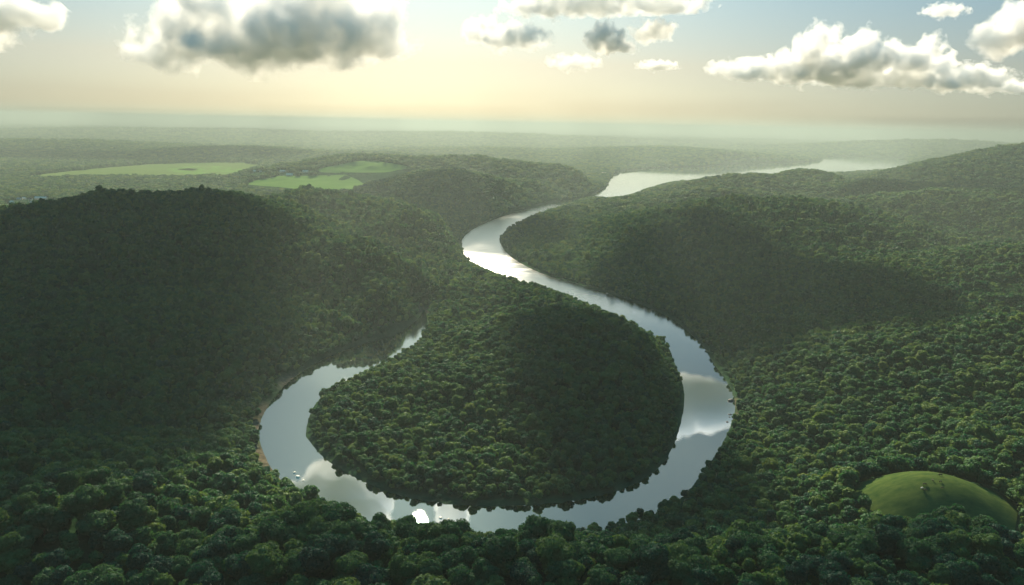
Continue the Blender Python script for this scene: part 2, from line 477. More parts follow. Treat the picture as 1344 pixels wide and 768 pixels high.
# the fields' bench is a gentle flat: flatten the ground under them
field([(20, 233), (70, 227), (130, 221), (215, 214), (310, 213), (345, 216), (330, 222), (300, 229), (180, 230), (110, 231)], M_field2, 'long pale strip of field below the far ridge')
field([(310, 243), (345, 234), (400, 231), (485, 233), (486, 246), (400, 248)], M_field, 'bright green field in front of the white farm')
field([(410, 224), (450, 215), (490, 210), (520, 216), (545, 221), (500, 227), (430, 229)], M_field, 'bright green field on the rise right of the farm')
field([(205, 221), (290, 217), (330, 224), (316, 229), (250, 230)], M_field, 'flat green field left of the farm')

# ------------------------------------------------------------------ tree shapes
def ico(sub):
    t = (1 + 5 ** .5) / 2
    v = np.array([(-1, t, 0), (1, t, 0), (-1, -t, 0), (1, -t, 0), (0, -1, t), (0, 1, t), (0, -1, -t), (0, 1, -t), (t, 0, -1), (t, 0, 1), (-t, 0, -1), (-t, 0, 1)], float)
    f = [(0, 11, 5), (0, 5, 1), (0, 1, 7), (0, 7, 10), (0, 10, 11), (1, 5, 9), (5, 11, 4), (11, 10, 2), (10, 7, 6), (7, 1, 8), (3, 9, 4), (3, 4, 2), (3, 2, 6), (3, 6, 8), (3, 8, 9), (4, 9, 5), (2, 4, 11), (6, 2, 10), (8, 6, 7), (9, 8, 1)]
    v /= np.linalg.norm(v, axis=1)[:, None]
    for _ in range(sub):
        vl = list(map(tuple, v)); cache = {}; nf = []
        def mid(a, b):
            k = (min(a, b), max(a, b))
            if k not in cache:
                q = (np.array(vl[a]) + np.array(vl[b])); q /= np.linalg.norm(q); vl.append(tuple(q)); cache[k] = len(vl) - 1
            return cache[k]
        for a, b_, c in f:
            x, y, z = mid(a, b_), mid(b_, c), mid(c, a)
            nf += [(a, x, z), (b_, y, x), (c, z, y), (x, y, z)]
        v = np.array(vl); f = nf
    return v, np.array(f)
ICO = {s: ico(s) for s in (0, 1, 2, 3)}

def crown_geo(r, w=6.0, h=13.0, base=3.0, lumps=12, sub=1, leaves=800, leaf=.6, spread=1.0):
    """crown of leafy lumps: lump bodies plus many small leaf-cluster faces standing off them"""
    V, Fc, o = [], [], 0
    cz = base + (h - base) * .5
    L_ = [(0, 0, cz, w * .70, (h - base) * .42)]
    for k in range(lumps):
        a = r.uniform(0, 2 * math.pi); e = r.uniform(-.25, 1.25)
        rr = w * .62 * math.cos(max(0, e)) * r.uniform(.75, 1.1) * spread
        zz = cz + (h - base) * .40 * math.sin(e) * r.uniform(.8, 1.15)
        s = w * r.uniform(.26, .44)
        L_.append((rr * math.cos(a), rr * math.sin(a), zz, s, s * r.uniform(.75, 1.0)))
    wts = []
    iv, fi = ICO[sub]
    for (x, y, z, s, sz) in L_:
        jit = 1 + .13 * r.normal(size=(len(iv), 1))
        v = iv * jit * np.array([s, s, sz]) * .90 + np.array([x, y, z])
        V.append(v); Fc.append(fi + o); o += len(v); wts.append(s * s)
    V = np.vstack(V); Fc = np.vstack(Fc)
    wts = np.array(wts) / sum(wts)
    ks = r.choice(len(L_), leaves, p=wts)
    LA = np.array(L_)[ks]
    d = r.normal(size=(leaves, 3)); d[:, 2] = np.abs(d[:, 2]) * .9 + d[:, 2] * .25
    d /= np.linalg.norm(d, axis=1)[:, None]
    P = LA[:, :3] + d * LA[:, [3, 3, 4]] * r.uniform(.88, 1.14, (leaves, 1))
    nrm = d + r.normal(size=(leaves, 3)) * .55; nrm /= np.linalg.norm(nrm, axis=1)[:, None]
    t1 = np.cross(nrm, r.normal(size=(leaves, 3))); t1 /= np.linalg.norm(t1, axis=1)[:, None]
    t2 = np.cross(nrm, t1)
    s = leaf * r.uniform(.6, 1.5, (leaves, 1))
    tri = np.stack([P + t1 * s, P - t1 * s * .5 + t2 * s * .85, P - t1 * s * .5 - t2 * s * .85], 1).reshape(-1, 3)
    TF = np.arange(len(tri)).reshape(-1, 3) + len(V)
    return np.vstack([V, tri]), np.vstack([Fc, TF])

def trunk_geo(r, h=8.0, rad_=.35, limbs=4):
    V, Fc = [], []
    def tube(P, rads, n=6):
        b0 = len(V)
        for p, q in zip(P, rads):
            for k in range(n):
                a = 2 * math.pi * k / n
                V.append((p[0] + q * math.cos(a), p[1] + q * math.sin(a), p[2]))
        for s in range(len(P) - 1):
            for k in range(n):
                a, b_ = b0 + s * n + k, b0 + s * n + (k + 1) % n
                Fc.append((a, b_, b_ + n, a + n))
    tube([(0, 0, -1.2), (0, 0, 0), (.1, .05, h * .5), (.2, -.1, h)], [rad_ * 1.5, rad_ * 1.15, rad_ * .8, rad_ * .3])
    for k in range(limbs):
        a = r.uniform(0, 2 * math.pi); z0 = h * r.uniform(.35, .7); l = r.uniform(2, 4)
        tube([(0, 0, z0), (l * .5 * math.cos(a), l * .5 * math.sin(a), z0 + l * .6), (l * math.cos(a), l * math.sin(a), z0 + l * 1.3)], [rad_ * .5, rad_ * .35, rad_ * .12], 5)
    return np.array(V), Fc

# ------------------------------------------------------------------ where trees stand
def scatter():
    out = []
    bands = [(200, 560, 9.9, 1.16), (560, 700, 9.0, 1.04), (700, 1250, 8.4, .94), (1250, 2000, 9.6, 1.02), (2000, 3200, 12.5, 1.3), (3200, 5600, 23, 2.2), (5600, 9200, 44, 3.6), (9200, 14500, 72, 5.6), (14500, 26000, 125, 9.5)]
    for d0, d1, s, sc_ in bands:
        hw = d1 * math.sin(R(40))
        gx, gy = np.meshgrid(np.arange(-hw, hw, s), np.arange(d0 * math.cos(R(40)), d1, s * .92))
        gx = gx + (np.arange(gx.shape[0]) % 2)[:, None] * s * .5
        x = gx.ravel() + rng.uniform(-.42, .42, gx.size) * s; y = gy.ravel() + rng.uniform(-.42, .42, gx.size) * s
        d = np.hypot(x, y); a = np.degrees(np.arctan2(x, y))
        k = (d >= d0) & (d < d1) & (np.abs(a) < 37.5)
        x, y = x[k], y[k]
        out.append(np.stack([x, y, np.full(len(x), sc_), np.full(len(x), d0)], 1))
    return np.vstack(out)
T = scatter()
rd = river_dist(T[:, 0], T[:, 1])
sandy = sandiness(T[:, 0], T[:, 1], rd)
keep = (rd > 3.2 * np.clip(T[:, 2], 1, 1.8)) & (sandy < .35)
mq = np.hypot((T[:, 0] - MX) / 65, (T[:, 1] - (MY - 10)) / 56)
keep &= mq > .94 + .06 * noise2(T[:, 0] / 14, T[:, 1] / 14, 21)
nn = np.hypot(T[:, 0], T[:, 1])
for P in FIELDS:
    for o_ in (0, 60, 120, 180): keep &= ~in_poly(T[:, 0] * (1 + o_ / nn), T[:, 1] * (1 + o_ / nn), chaikin(P, 1))
# clearings: the worn track in the peninsula's dip
TRK = np.array([ground(u, v, 14)[:2] for u, v in [(552, 512), (546, 532), (540, 552), (538, 572), (548, 590), (566, 600)]])
def seg_dist(x, y, P):
    best = np.full(len(x), 1e9)
    for a, b_ in zip(P[:-1], P[1:]):
        e = b_ - a; t = np.clip(((x - a[0]) * e[0] + (y - a[1]) * e[1]) / (e @ e), 0, 1)
        best = np.minimum(best, np.hypot(x - a[0] - t * e[0], y - a[1] - t * e[1]))
    return best
BUILD = [(380, 231, 40), (371, 226, 34), (401, 226, 34), (334, 226, 22), (342, 226, 18), (349, 221, 32), (54, 262, 52), (32, 262, 20), (25, 262.5, 20), (40, 263, 22), (16, 267, 20), (42, 267, 18), (792, 229, 44)]
for u_, v_, w_ in BUILD:
    P = on_ground(u_, v_, 2300 if v_ > 250 else (3000 if u_ > 700 else 2600)); n_ = math.hypot(P[0], P[1]); ax, ay = P[0] / n_, P[1] / n_
    al = (T[:, 0] - P[0]) * ax + (T[:, 1] - P[1]) * ay; la = (T[:, 0] - P[0]) * ay - (T[:, 1] - P[1]) * ax
    keep &= ~((np.abs(la) < w_ / 2 + 16) & (al > -230) & (al < 26))
keep &= ~((seg_dist(T[:, 0], T[:, 1], TRK) < 3.6) & (T[:, 3] < 1000) | False)
T = T[keep]; rd = rd[keep]
tzs = height(T[:, 0], T[:, 1], rd)
nT = len(T)
clump = noise2(T[:, 0] / 38, T[:, 1] / 38, 11)
size = T[:, 2] * (1.0 + .60 * clump + rng.normal(0, .24, nT)).clip(.5, 1.9)
size = np.where(rd < 14, size * .74, size); size = np.where(rd < 30, np.minimum(size, .95 * T[:, 2]), size)
rot = rng.uniform(0, 2 * math.pi, nT)
print('trees', nT)

# the largest-looking trees that can be seen: individuals
TOP = np.stack([T[:, 0], T[:, 1], tzs + 11 * size], 1)
pu, pv, pw = project(TOP)
inframe = (pu > -8) & (pu < 1352) & (pv > 30) & (pv < 772) & (pw < 760)
cand = np.where(inframe)[0]
vis = np.ones(len(cand), bool)
for t in np.linspace(.06, .9, 30):
    P = TOP[cand] * (1 - t) + CAM * t
    vis &= height(P[:, 0], P[:, 1]) + 9 < P[:, 2]
cand = cand[vis]
order = np.argsort(-(size[cand] / pw[cand]))
solo = cand[order[:300]]
is_solo = np.zeros(nT, bool); is_solo[solo] = True

# ------------------------------------------------------------------ individual near trees
NSH = 5
trunks = []
crowns = {}
for s in range(NSH):
    r = np.random.default_rng(100 + s)
    w, h = [(6.2, 12.5), (5.6, 14.0), (6.6, 12.0), (5.2, 13.0), (6.0, 13.5)][s]
    tv_, tf_ = trunk_geo(r, h * .72)
    trunks.append(mesh_obj('trunk', tv_, tf_, M_bark, link=False).data)
    cv, cf = crown_geo(r, w, h, 2.5, 16, 1, 3000, .42)
    for nm, mt in (('dark', M_dark), ('mid', M_mid), ('olive', M_olive)):
        crowns[s, nm] = mesh_obj('crown', cv, cf, mt, link=False, smooth=True).data
tone_names = {'dark': 'dark green', 'mid': 'mid green', 'olive': 'yellow-green'}
first = None
for k in solo:
    c = clump[k] + rng.normal(0, .3)
    tone = 'dark' if c < -.12 else ('mid' if c < .38 else 'olive')
    u, v = pu[k], pv[k]
    sz = 'small' if size[k] < .85 else ('broad' if size[k] > 1.15 else 'round')
    if math.hypot((T[k, 0] - MX) / 60, (T[k, 1] - (MY - 10)) / 54) < 1.35: where = 'standing at the edge of the round meadow'
    elif rd[k] < 16: where = 'growing on the near bank of the river bend'
    elif u < 190: where = 'on the dark left foreground ridge, near the left edge'
    elif u < 450: where = 'on the foreground ridge below the wooded knoll'
    elif u < 700: where = 'on the foreground slope below the sun glint'
    elif u < 950: where = 'on the foreground slope below the right half of the bend'
    elif u < 1150: where = 'on the foreground slope left of the round meadow'
    else: where = 'on the foreground slope under the round meadow' if v > 660 else 'on the right slope behind the round meadow'
    root = empty('broadleaf_tree', (T[k, 0], T[k, 1], tzs[k] - .3), rot[k])
    s = int(rng.integers(NSH)); z = size[k]
    root.scale = (z, z, z * rng.uniform(.9, 1.12))
    tag(root, f'{sz} {tone_names[tone]} tree {where}', 'tree', 'broadleaf trees on the near slopes')
    for nm, me in (('trunk', trunks[s]), ('crown', crowns[s, tone])):
        ch = bpy.data.objects.new(nm, me); COL.objects.link(ch); ch.parent = root

# ------------------------------------------------------------------ the rest of the forest: one object
V, Fc, tagv = [], [], []
off = 0
protos = []
r = np.random.default_rng(55)
for k in range(5):      # trees seen at 500-1300 m
    protos.append(crown_geo(r, [6.2, 5.6, 6.8, 5.2, 6.0][k], [12.5, 14, 12, 13, 13.5][k], 2.0, 13, 1, 520, .72))
for k in range(4):      # farther trees
    protos.append(crown_geo(r, [6.2, 5.6, 6.8, 5.4][k], [12.5, 13.5, 12, 13][k], 1.0, 9, 0, 170, 1.15))
for k in range(3):      # far woods: clumps of canopy
    protos.append(crown_geo(r, 6.6, 7.5, -1.5, 14, 0, 160, .9, 1.25))
for k, (v, f) in enumerate(protos):
    V.append(v); Fc.append(f + off); off += len(v); tagv.append(np.full(len(v), k))
rest = np.where(~is_solo)[0]
d_ = T[rest, 3]
pidx = np.where(d_ < 1250, rng.integers(0, 5, len(rest)), np.where(d_ < 3200, 5 + rng.integers(0, 4, len(rest)), 9 + rng.integers(0, 3, len(rest))))
npv = off
allv = np.vstack(V + [np.stack([T[rest, 0], T[rest, 1], tzs[rest] - .3 - np.maximum(0, (size[rest] - 2.6) * 5.2)], 1)])
forest = mesh_obj('forest', allv, np.vstack(Fc), M_forest)
tag(forest, 'dense green broadleaf forest covering the hills and the peninsula', 'forest', None, 'stuff')
me = forest.data
def attr(name, typ, vals):
    a = me.attributes.new(name, typ, 'POINT'); a.data.foreach_set('value', np.asarray(vals, np.float32 if typ == 'FLOAT' else np.int32))
attr('shape_of', 'INT', np.concatenate([np.concatenate(tagv), np.full(len(rest), -1)]))
attr('use_shape', 'INT', np.concatenate([np.full(npv, -1), pidx]))
attr('turn', 'FLOAT', np.concatenate([np.zeros(npv), rot[rest]]))
attr('size', 'FLOAT', np.concatenate([np.ones(npv), size[rest]]))
g = bpy.data.node_groups.new('forest_nodes', 'GeometryNodeTree')
g.interface.new_socket('Geometry', in_out='INPUT', socket_type='NodeSocketGeometry')
g.interface.new_socket('Geometry', in_out='OUTPUT', socket_type='NodeSocketGeometry')
gi = g.nodes.new('NodeGroupInput'); go = g.nodes.new('NodeGroupOutput'); jn = g.nodes.new('GeometryNodeJoinGeometry')
def named(nm, ty):
    n = g.nodes.new('GeometryNodeInputNamedAttribute'); n.data_type = ty; n.inputs['Name'].default_value = nm
    return n.outputs['Attribute']
def eq(sock, val):
    c = g.nodes.new('FunctionNodeCompare'); c.data_type = 'INT'; c.operation = 'EQUAL'
    g.links.new(sock, [s for s in c.inputs if s.name == 'A' and s.type == 'INT'][0]); [s for s in c.inputs if s.name == 'B' and s.type == 'INT'][0].default_value = val
    return c.outputs[0]
ps = g.nodes.new('GeometryNodeSeparateGeometry'); ps.domain = 'POINT'
g.links.new(gi.outputs[0], ps.inputs[0]); g.links.new(eq(named('shape_of', 'INT'), -1), ps.inputs['Selection'])
cmb = g.nodes.new('ShaderNodeCombineXYZ'); g.links.new(named('turn', 'FLOAT'), cmb.inputs['Z'])
e2r = g.nodes.new('FunctionNodeEulerToRotation'); g.links.new(cmb.outputs[0], e2r.inputs[0])
szn = named('size', 'FLOAT')
for k in range(len(protos)):
    sp = g.nodes.new('GeometryNodeSeparateGeometry'); sp.domain = 'POINT'
    g.links.new(gi.outputs[0], sp.inputs[0]); g.links.new(eq(named('shape_of', 'INT'), k), sp.inputs['Selection'])
    ip = g.nodes.new('GeometryNodeInstanceOnPoints')
    g.links.new(ps.outputs[0], ip.inputs['Points']); g.links.new(eq(named('use_shape', 'INT'), k), ip.inputs['Selection'])
    g.links.new(sp.outputs[0], ip.inputs['Instance']); g.links.new(e2r.outputs[0], ip.inputs['Rotation']); g.links.new(szn, ip.inputs['Scale'])
    g.links.new(ip.outputs[0], jn.inputs[0])
g.links.new(jn.outputs[0], go.inputs[0])
md = forest.modifiers.new('forest_nodes', 'NODES'); md.node_group = g

# ------------------------------------------------------------------ buildings
M_wall = principled_simple('white_render', (.80, .72, .58), .8, .3, .08)
M_roof_p = principled_simple('pale_roof', (.76, .68, .54), .6, .3, .1)
M_roof_g = principled_simple('grey_roof', (.30, .30, .30), .6, .3, .15)
M_roof_r = principled_simple('rust_roof', (.26, .13, .08), .7, .3, .15)
M_door = principled_simple('dark_opening', (.06, .06, .06), .5)
def box(x0, x1, y0, y1, z0, z1):
    v = [(x, y, z) for z in (z0, z1) for y in (y0, y1) for x in (x0, x1)]
    return v, [(0, 2, 3, 1), (4, 5, 7, 6), (0, 1, 5, 4), (2, 6, 7, 3), (0, 4, 6, 2), (1, 3, 7, 5)]
def house(name, P, w, d, h, rz, roofm, label, cat, group):
    P = (P[0], P[1], P[2])
    o = empty(name, P, rz); tag(o, label, cat, group)
    v, f = box(-w / 2, w / 2, -d / 2, d / 2, -3, h)
    n = len(v)
    v += [(-w / 2, 0, h + d * .32), (w / 2, 0, h + d * .32)]
    f = f[:1] + f[2:] + [(4, 6, n), (5, n + 1, 7)]
    mesh_obj('wall', v, f, M_wall, o, smooth=False)
    rv = []; e = .8
    for s in (-1, 1):
        rv += [(-w / 2 - e, s * (d / 2 + e), h - .3), (w / 2 + e, s * (d / 2 + e), h - .3), (w / 2 + e, 0, h + d * .32 + .25), (-w / 2 - e, 0, h + d * .32 + .25)]
    rv += [(a, b_, c + .35) for a, b_, c in rv]
    rf = []
    for b0 in (0, 4):
        q = [b0, b0 + 1, b0 + 2, b0 + 3]; t = [x + 8 for x in q]
        rf += [tuple(q), tuple(t)] + [(q[i], q[(i + 1) % 4], t[(i + 1) % 4], t[i]) for i in range(4)]
    mesh_obj('roof', rv, rf, roofm, o, smooth=False)
    dv, df = box(-1.6, 1.6, -d / 2 - .12, -d / 2 + .05, 0, min(h - .6, 3.2)); mesh_obj('door', dv, df, M_door, o, smooth=False)
    for sx in (-.32, .32):
        if w > 12:
            wv_, wf_ = box(sx * w - 1, sx * w + 1, -d / 2 - .10, -d / 2 + .05, 1.4, min(h - .8, 2.9)); mesh_obj('window', wv_, wf_, M_door, o, smooth=False)
    return o
G1 = 'white farm buildings on the fields'
house('farm_building', on_ground(380, 231, 2600), 34, 16, 7, .1, M_roof_p, 'brightest white long barn at the top of the green field', 'barn', G1)
house('farm_building', on_ground(371, 226, 2600), 30, 14, 5, 0, M_roof_p, 'long white shed just behind the brightest barn', 'barn', G1)
house('farm_building', on_ground(401, 226, 2600), 30, 12, 5, .15, M_roof_p, 'white shed standing right of the brightest barn', 'barn', G1)
house('farm_building', on_ground(334, 226, 2600), 15, 12, 6, .2, M_roof_p, 'small bright white house at the left of the farm row', 'house', G1)
house('farm_building', on_ground(342, 226, 2600), 12, 9, 4, 0, M_roof_g, 'small low house between the bright house and the long sheds', 'house', G1)
house('farm_building', on_ground(349, 221, 2600), 26, 11, 5, .25, M_roof_g, 'grey-roofed shed higher up the field, behind the houses', 'barn', G1)
G2 = 'buildings of the village behind the left hill'
vb = [(54, 262, 46, 14, 7, M_roof_p, 'long pale flat-fronted hall at the right end of the village', 'hall'),
      (32, 262, 13, 11, 6, M_roof_p, 'bright small white house in the middle of the village', 'house'),
      (25, 262.5, 15, 11, 5, M_roof_g, 'grey-roofed house left of the bright village house', 'house'),
      (40, 263, 16, 11, 5, M_roof_r, 'rust-roofed house between the hall and the bright house', 'house'),
      (16, 267, 14, 12, 6, M_roof_p, 'lone white house at the lower left of the village', 'house'),
      (42, 267, 12, 10, 5, M_roof_g, 'small grey-roofed house below the rust-roofed one', 'house')]
for u, v, w, d, h, rm, lb, ct in vb:
    house('village_house', on_ground(u, v, 2300), w, d, h, rng.uniform(-.15, .15), rm, lb, ct, G2)
house('lake_house', on_ground(792, 229, 3000), 36, 18, 8, 0, M_roof_p, 'lone white house on the shore by the lake mouth', 'house', None)

# ------------------------------------------------------------------ cattle on the meadow
M_cow_d = principled_simple('dark_hide', (.035, .025, .02), .8, 3, .3)
M_cow_p = principled_simple('pale_hide', (.62, .58, .50), .8, 3, .15)
def cow_mesh(mat):
    me = bpy.data.meshes.new('cow'); import bmesh
    bm = bmesh.new(); skin = bm.verts.layers.skin.verify()
    J = [((0, 0, 1.05), .36, None), ((.55, 0, 1.08), .37, 0), ((.95, 0, 1.15), .30, 1), ((1.25, 0, 1.0), .20, 2), ((1.50, 0, .62), .15, 3), ((1.66, 0, .30), .13, 4), ((1.78, 0, .12), .09, 5),
         ((-.55, 0, 1.08), .36, 0), ((-.85, 0, 1.15), .28, 7), ((-1.02, 0, .95), .05, 8), ((-1.06, 0, .45), .035, 9)]
    for sy in (-.22, .22):
        b0 = len(J)
        J += [((.75, sy, .80), .15, 1), ((.74, sy, .42), .09, b0), ((.76, sy, .03), .075, b0 + 1)]
        b0 = len(J)
        J += [((-.62, sy, .82), .19, 7), ((-.55, sy, .60), .12, b0), ((-.76, sy, .40), .08, b0 + 1), ((-.72, sy, .03), .075, b0 + 2)]
        b0 = len(J)
        J += [((1.48, sy * .8, .74), .05, 4), ((1.44, sy * 1.15, .76), .03, b0)]
    vs = [bm.verts.new(p) for p, _, _ in J]
    for v, (p, q, par) in zip(vs, J):
        v[skin].radius = (q, q)
        if par is not None: bm.edges.new((vs[par], v))
    vs[0][skin].use_root = True
    bm.to_mesh(me); bm.free()
    o = bpy.data.objects.new('cow', me); COL.objects.link(o)
    o.modifiers.new('skin', 'SKIN'); ss = o.modifiers.new('sub', 'SUBSURF'); ss.levels = 1; ss.render_levels = 1
    dg = bpy.context.evaluated_depsgraph_get(); dg.update()
    me2 = bpy.data.meshes.new_from_object(o.evaluated_get(dg)); bpy.data.objects.remove(o)
    me2.name = 'cow'; me2.materials.clear(); me2.materials.append(mat)
    return me2
cowd = cow_mesh(M_cow_d); cowp = cowd.copy(); cowp.materials.clear(); cowp.materials.append(M_cow_p)
for u, v, rz, me_, sc_, lb in [(1209.5, 643, .4, cowp, 1.15, 'pale cow grazing on the meadow, the only light one'),
                      (1213, 637.5, -.2, cowd, 1.2, 'dark cow grazing just above the pale cow'),
                      (1214.5, 645.5, 2.8, cowd, 1.2, 'dark cow grazing just below the pale cow'),
                      (1224, 632.5, 1.3, cowd, 1.0, 'dark cow seen end-on in the middle of the meadow'),
                      (1234.5, 625, 3.0, cowd, 1.35, 'dark cow highest up the meadow, near its top'),
                      (1234, 633.5, .2, cowd, 1.0, 'dark cow standing below the highest cow'),
                      (1236, 642.5, -.3, cowd, 1.0, 'dark cow standing alone lowest on the right side of the herd')]:
    P = on_ground(u, v)
    o = bpy.data.objects.new('cow', me_); COL.objects.link(o); o.location = (P[0], P[1], P[2] + .35); o.rotation_euler = (0, 0, rz); o.scale = (sc_,) * 3
    tag(o, lb, 'cow', 'cattle grazing on the round meadow')

# ------------------------------------------------------------------ stones in the shallows
M_rock_d = principled_simple('dark_rock', (.06, .055, .05), .7, 1.0)
M_rock_p = principled_simple('pale_rock', (.72, .63, .48), .6, 1.0, .1)
def rock(u, v, s, mat, label, group, seed):
    r = np.random.default_rng(seed); iv, fi = ICO[2]
    q = iv * (1 + .22 * noise3(iv[:, 0] * 1.3 + seed, iv[:, 1] * 1.3, iv[:, 2] * 1.3))[:, None] * np.array([1.25, .9, .6]) * s
    P = ground(u, v, 0)
    o = mesh_obj('rock', q, fi, mat, None, smooth=False); o.location = (P[0], P[1], .12 * s); o.rotation_euler = (0, 0, r.uniform(0, 3))
    tag(o, label, 'rock', group)
GP, GD = 'pale rocks in the shallows', 'dark rocks off the right bank'
for k, (u, v, s, lb) in enumerate([(386.5, 620.5, 1.4, 'pale rock farthest out in the shallows by the sandy bank'), (391, 626, 2.1, 'largest pale rock, low in the shallows by the sandy bank'),
                                   (398, 631, 1.3, 'pale rock closest to the near trees, by the sandy bank'), (578.5, 680, 1.5, 'bright pale rock in the water right of the sun glint'),
                                   (588.5, 681.5, 1.0, 'small pale rock in the water farthest right of the sun glint')]):
    rock(u, v, s, M_rock_p, lb, GP, 20 + k)
for k, (u, v, s, lb) in enumerate([(957, 544, 1.2, 'left one of two dark rocks side by side off the right bank'), (959, 544.2, 1.3, 'right one of two dark rocks side by side off the right bank'), (957.5, 547.5, 1.0, 'single dark rock just below the pair off the right bank'),
                                   (954.5, 554, 1.4, 'dark rock lowest and farthest from the right bank'), (959, 526, 3.5, 'biggest dark rock, at the tip of the sandy point')]):
    rock(u, v, s, M_rock_d, lb, GD, 40 + k)

# ------------------------------------------------------------------ clouds
mt, nt, out = new_mat('cloud_vapour'); M_cloud = mt
pv_ = N(nt, 'ShaderNodeVolumePrincipled')
pv_.inputs['Color'].default_value = (.90, .915, .925, 1); pv_.inputs['Density'].default_value = .012; pv_.inputs['Anisotropy'].default_value = .0
L(nt, pv_.outputs[0], out.inputs['Volume'])
M_thin = M_cloud.copy(); M_thin.node_tree.nodes['Principled Volume'].inputs['Density'].default_value = .004
mt, nt, out = new_mat('ragged_cloud_vapour'); M_rag = mt
pv_ = N(nt, 'ShaderNodeVolumePrincipled', name='Principled Volume')
pv_.inputs['Color'].default_value = (.90, .915, .925, 1); pv_.inputs['Anisotropy'].default_value = .25
tc = N(nt, 'ShaderNodeTexCoord'); no = N(nt, 'ShaderNodeTexNoise'); no.inputs['Scale'].default_value = .0016; no.inputs['Detail'].default_value = 4; no.inputs['Roughness'].default_value = .6
L(nt, tc.outputs['Object'], no.inputs['Vector'])
mr = N(nt, 'ShaderNodeMapRange', name='amount'); mr.inputs['From Min'].default_value = .40; mr.inputs['From Max'].default_value = .62; mr.inputs['To Max'].default_value = .0045
L(nt, no.outputs['Fac'], mr.inputs['Value']); L(nt, mr.outputs[0], pv_.inputs['Density'])
L(nt, pv_.outputs[0], out.inputs['Volume'])
def cloud_mat(lobes, nscale, dens, rag, seed):
    """vapour whose amount is the nearest lobe's depth, eaten into by fractal noise; lobes are flattened underneath"""
    mt, nt, out = new_mat('cloud_vapour')
    pv = N(nt, 'ShaderNodeVolumePrincipled'); pv.inputs['Color'].default_value = (.965, .962, .950, 1); pv.inputs['Anisotropy'].default_value = .05
    tc = N(nt, 'ShaderNodeTexCoord'); last = None
    for (cx_, cy_, cz_, rx, ry, rz) in lobes:
        su = N(nt, 'ShaderNodeVectorMath', operation='SUBTRACT'); su.inputs[1].default_value = (cx_, cy_, cz_); L(nt, tc.outputs['Object'], su.inputs[0])
        di = N(nt, 'ShaderNodeVectorMath', operation='MULTIPLY'); di.inputs[1].default_value = (1 / rx, 1 / ry, 1 / rz); L(nt, su.outputs[0], di.inputs[0])
        ln = N(nt, 'ShaderNodeVectorMath', operation='LENGTH'); L(nt, di.outputs[0], ln.inputs[0])
        if last is None: last = ln.outputs['Value']
        else:
            mn = N(nt, 'ShaderNodeMath', operation='SMOOTH_MIN'); mn.inputs[2].default_value = .25
            L(nt, last, mn.inputs[0]); L(nt, ln.outputs['Value'], mn.inputs[1]); last = mn.outputs[0]
    mp = N(nt, 'ShaderNodeMapping'); mp.inputs['Location'].default_value = (seed * 7.3, seed * 3.1, seed * 1.7); L(nt, tc.outputs['Object'], mp.inputs['Vector'])
    no = N(nt, 'ShaderNodeTexNoise'); no.inputs['Scale'].default_value = nscale; no.inputs['Detail'].default_value = 5; no.inputs['Roughness'].default_value = .58
    L(nt, mp.outputs[0], no.inputs['Vector'])
    a = N(nt, 'ShaderNodeMath', operation='MULTIPLY_ADD'); a.inputs[1].default_value = rag; a.inputs[2].default_value = .80 - rag * .5; L(nt, no.outputs['Fac'], a.inputs[0])
    b = N(nt, 'ShaderNodeMath', operation='SUBTRACT'); L(nt, a.outputs[0], b.inputs[0]); L(nt, last, b.inputs[1])
    # flat underside
    sp = N(nt, 'ShaderNodeSeparateXYZ'); L(nt, tc.outputs['Object'], sp.inputs[0])
    zb = min(l[2] for l in lobes) - min(l[5] for l in lobes) * .35; zs = max(l[5] for l in lobes) * .5
    fb = N(nt, 'ShaderNodeMapRange'); fb.inputs['From Min'].default_value = zb - zs * .3; fb.inputs['From Max'].default_value = zb + zs * .5; fb.inputs['To Min'].default_value = -.45; fb.inputs['To Max'].default_value = 0
    L(nt, sp.outputs['Z'], fb.inputs['Value'])
    c = N(nt, 'ShaderNodeMath', operation='ADD'); L(nt, b.outputs[0], c.inputs[0]); L(nt, fb.outputs[0], c.inputs[1])
    mr = N(nt, 'ShaderNodeMapRange'); mr.inputs['From Min'].default_value = 0; mr.inputs['From Max'].default_value = .5; mr.inputs['To Max'].default_value = dens
    L(nt, c.outputs[0], mr.inputs['Value']); L(nt, mr.outputs[0], pv.inputs['Density'])
    L(nt, pv.outputs[0], out.inputs['Volume'])
    return mt
def cloud_obj(c, lobes, label, group, mat, grow=1.12, vox=None):
    V, Fc, off = [], [], 0
    iv, fi = ICO[3]
    for (x, y, z, rx, ry, rz) in lobes:
        v = iv * np.array([rx, ry, rz]) * grow; 
        v[:, 2] = np.where(v[:, 2] < 0, v[:, 2] * .75, v[:, 2])
        V.append(v + np.array([x, y, z])); Fc.append(fi + off); off += len(v)
    o = mesh_obj('cloud', np.vstack(V), np.vstack(Fc), None)
    md = o.modifiers.new('join', 'REMESH'); md.mode = 'VOXEL'; md.voxel_size = vox or min(l[5] for l in lobes) / 5
    dg = bpy.context.evaluated_depsgraph_get(); dg.update()
    me2 = bpy.data.meshes.new_from_object(o.evaluated_get(dg)); bpy.data.objects.remove(o)
    me2.materials.clear(); me2.materials.append(mat); me2.name = 'cloud'
    o = bpy.data.objects.new('cloud', me2); COL.objects.link(o); o.location = c
    return tag(o, label, 'cloud', group)
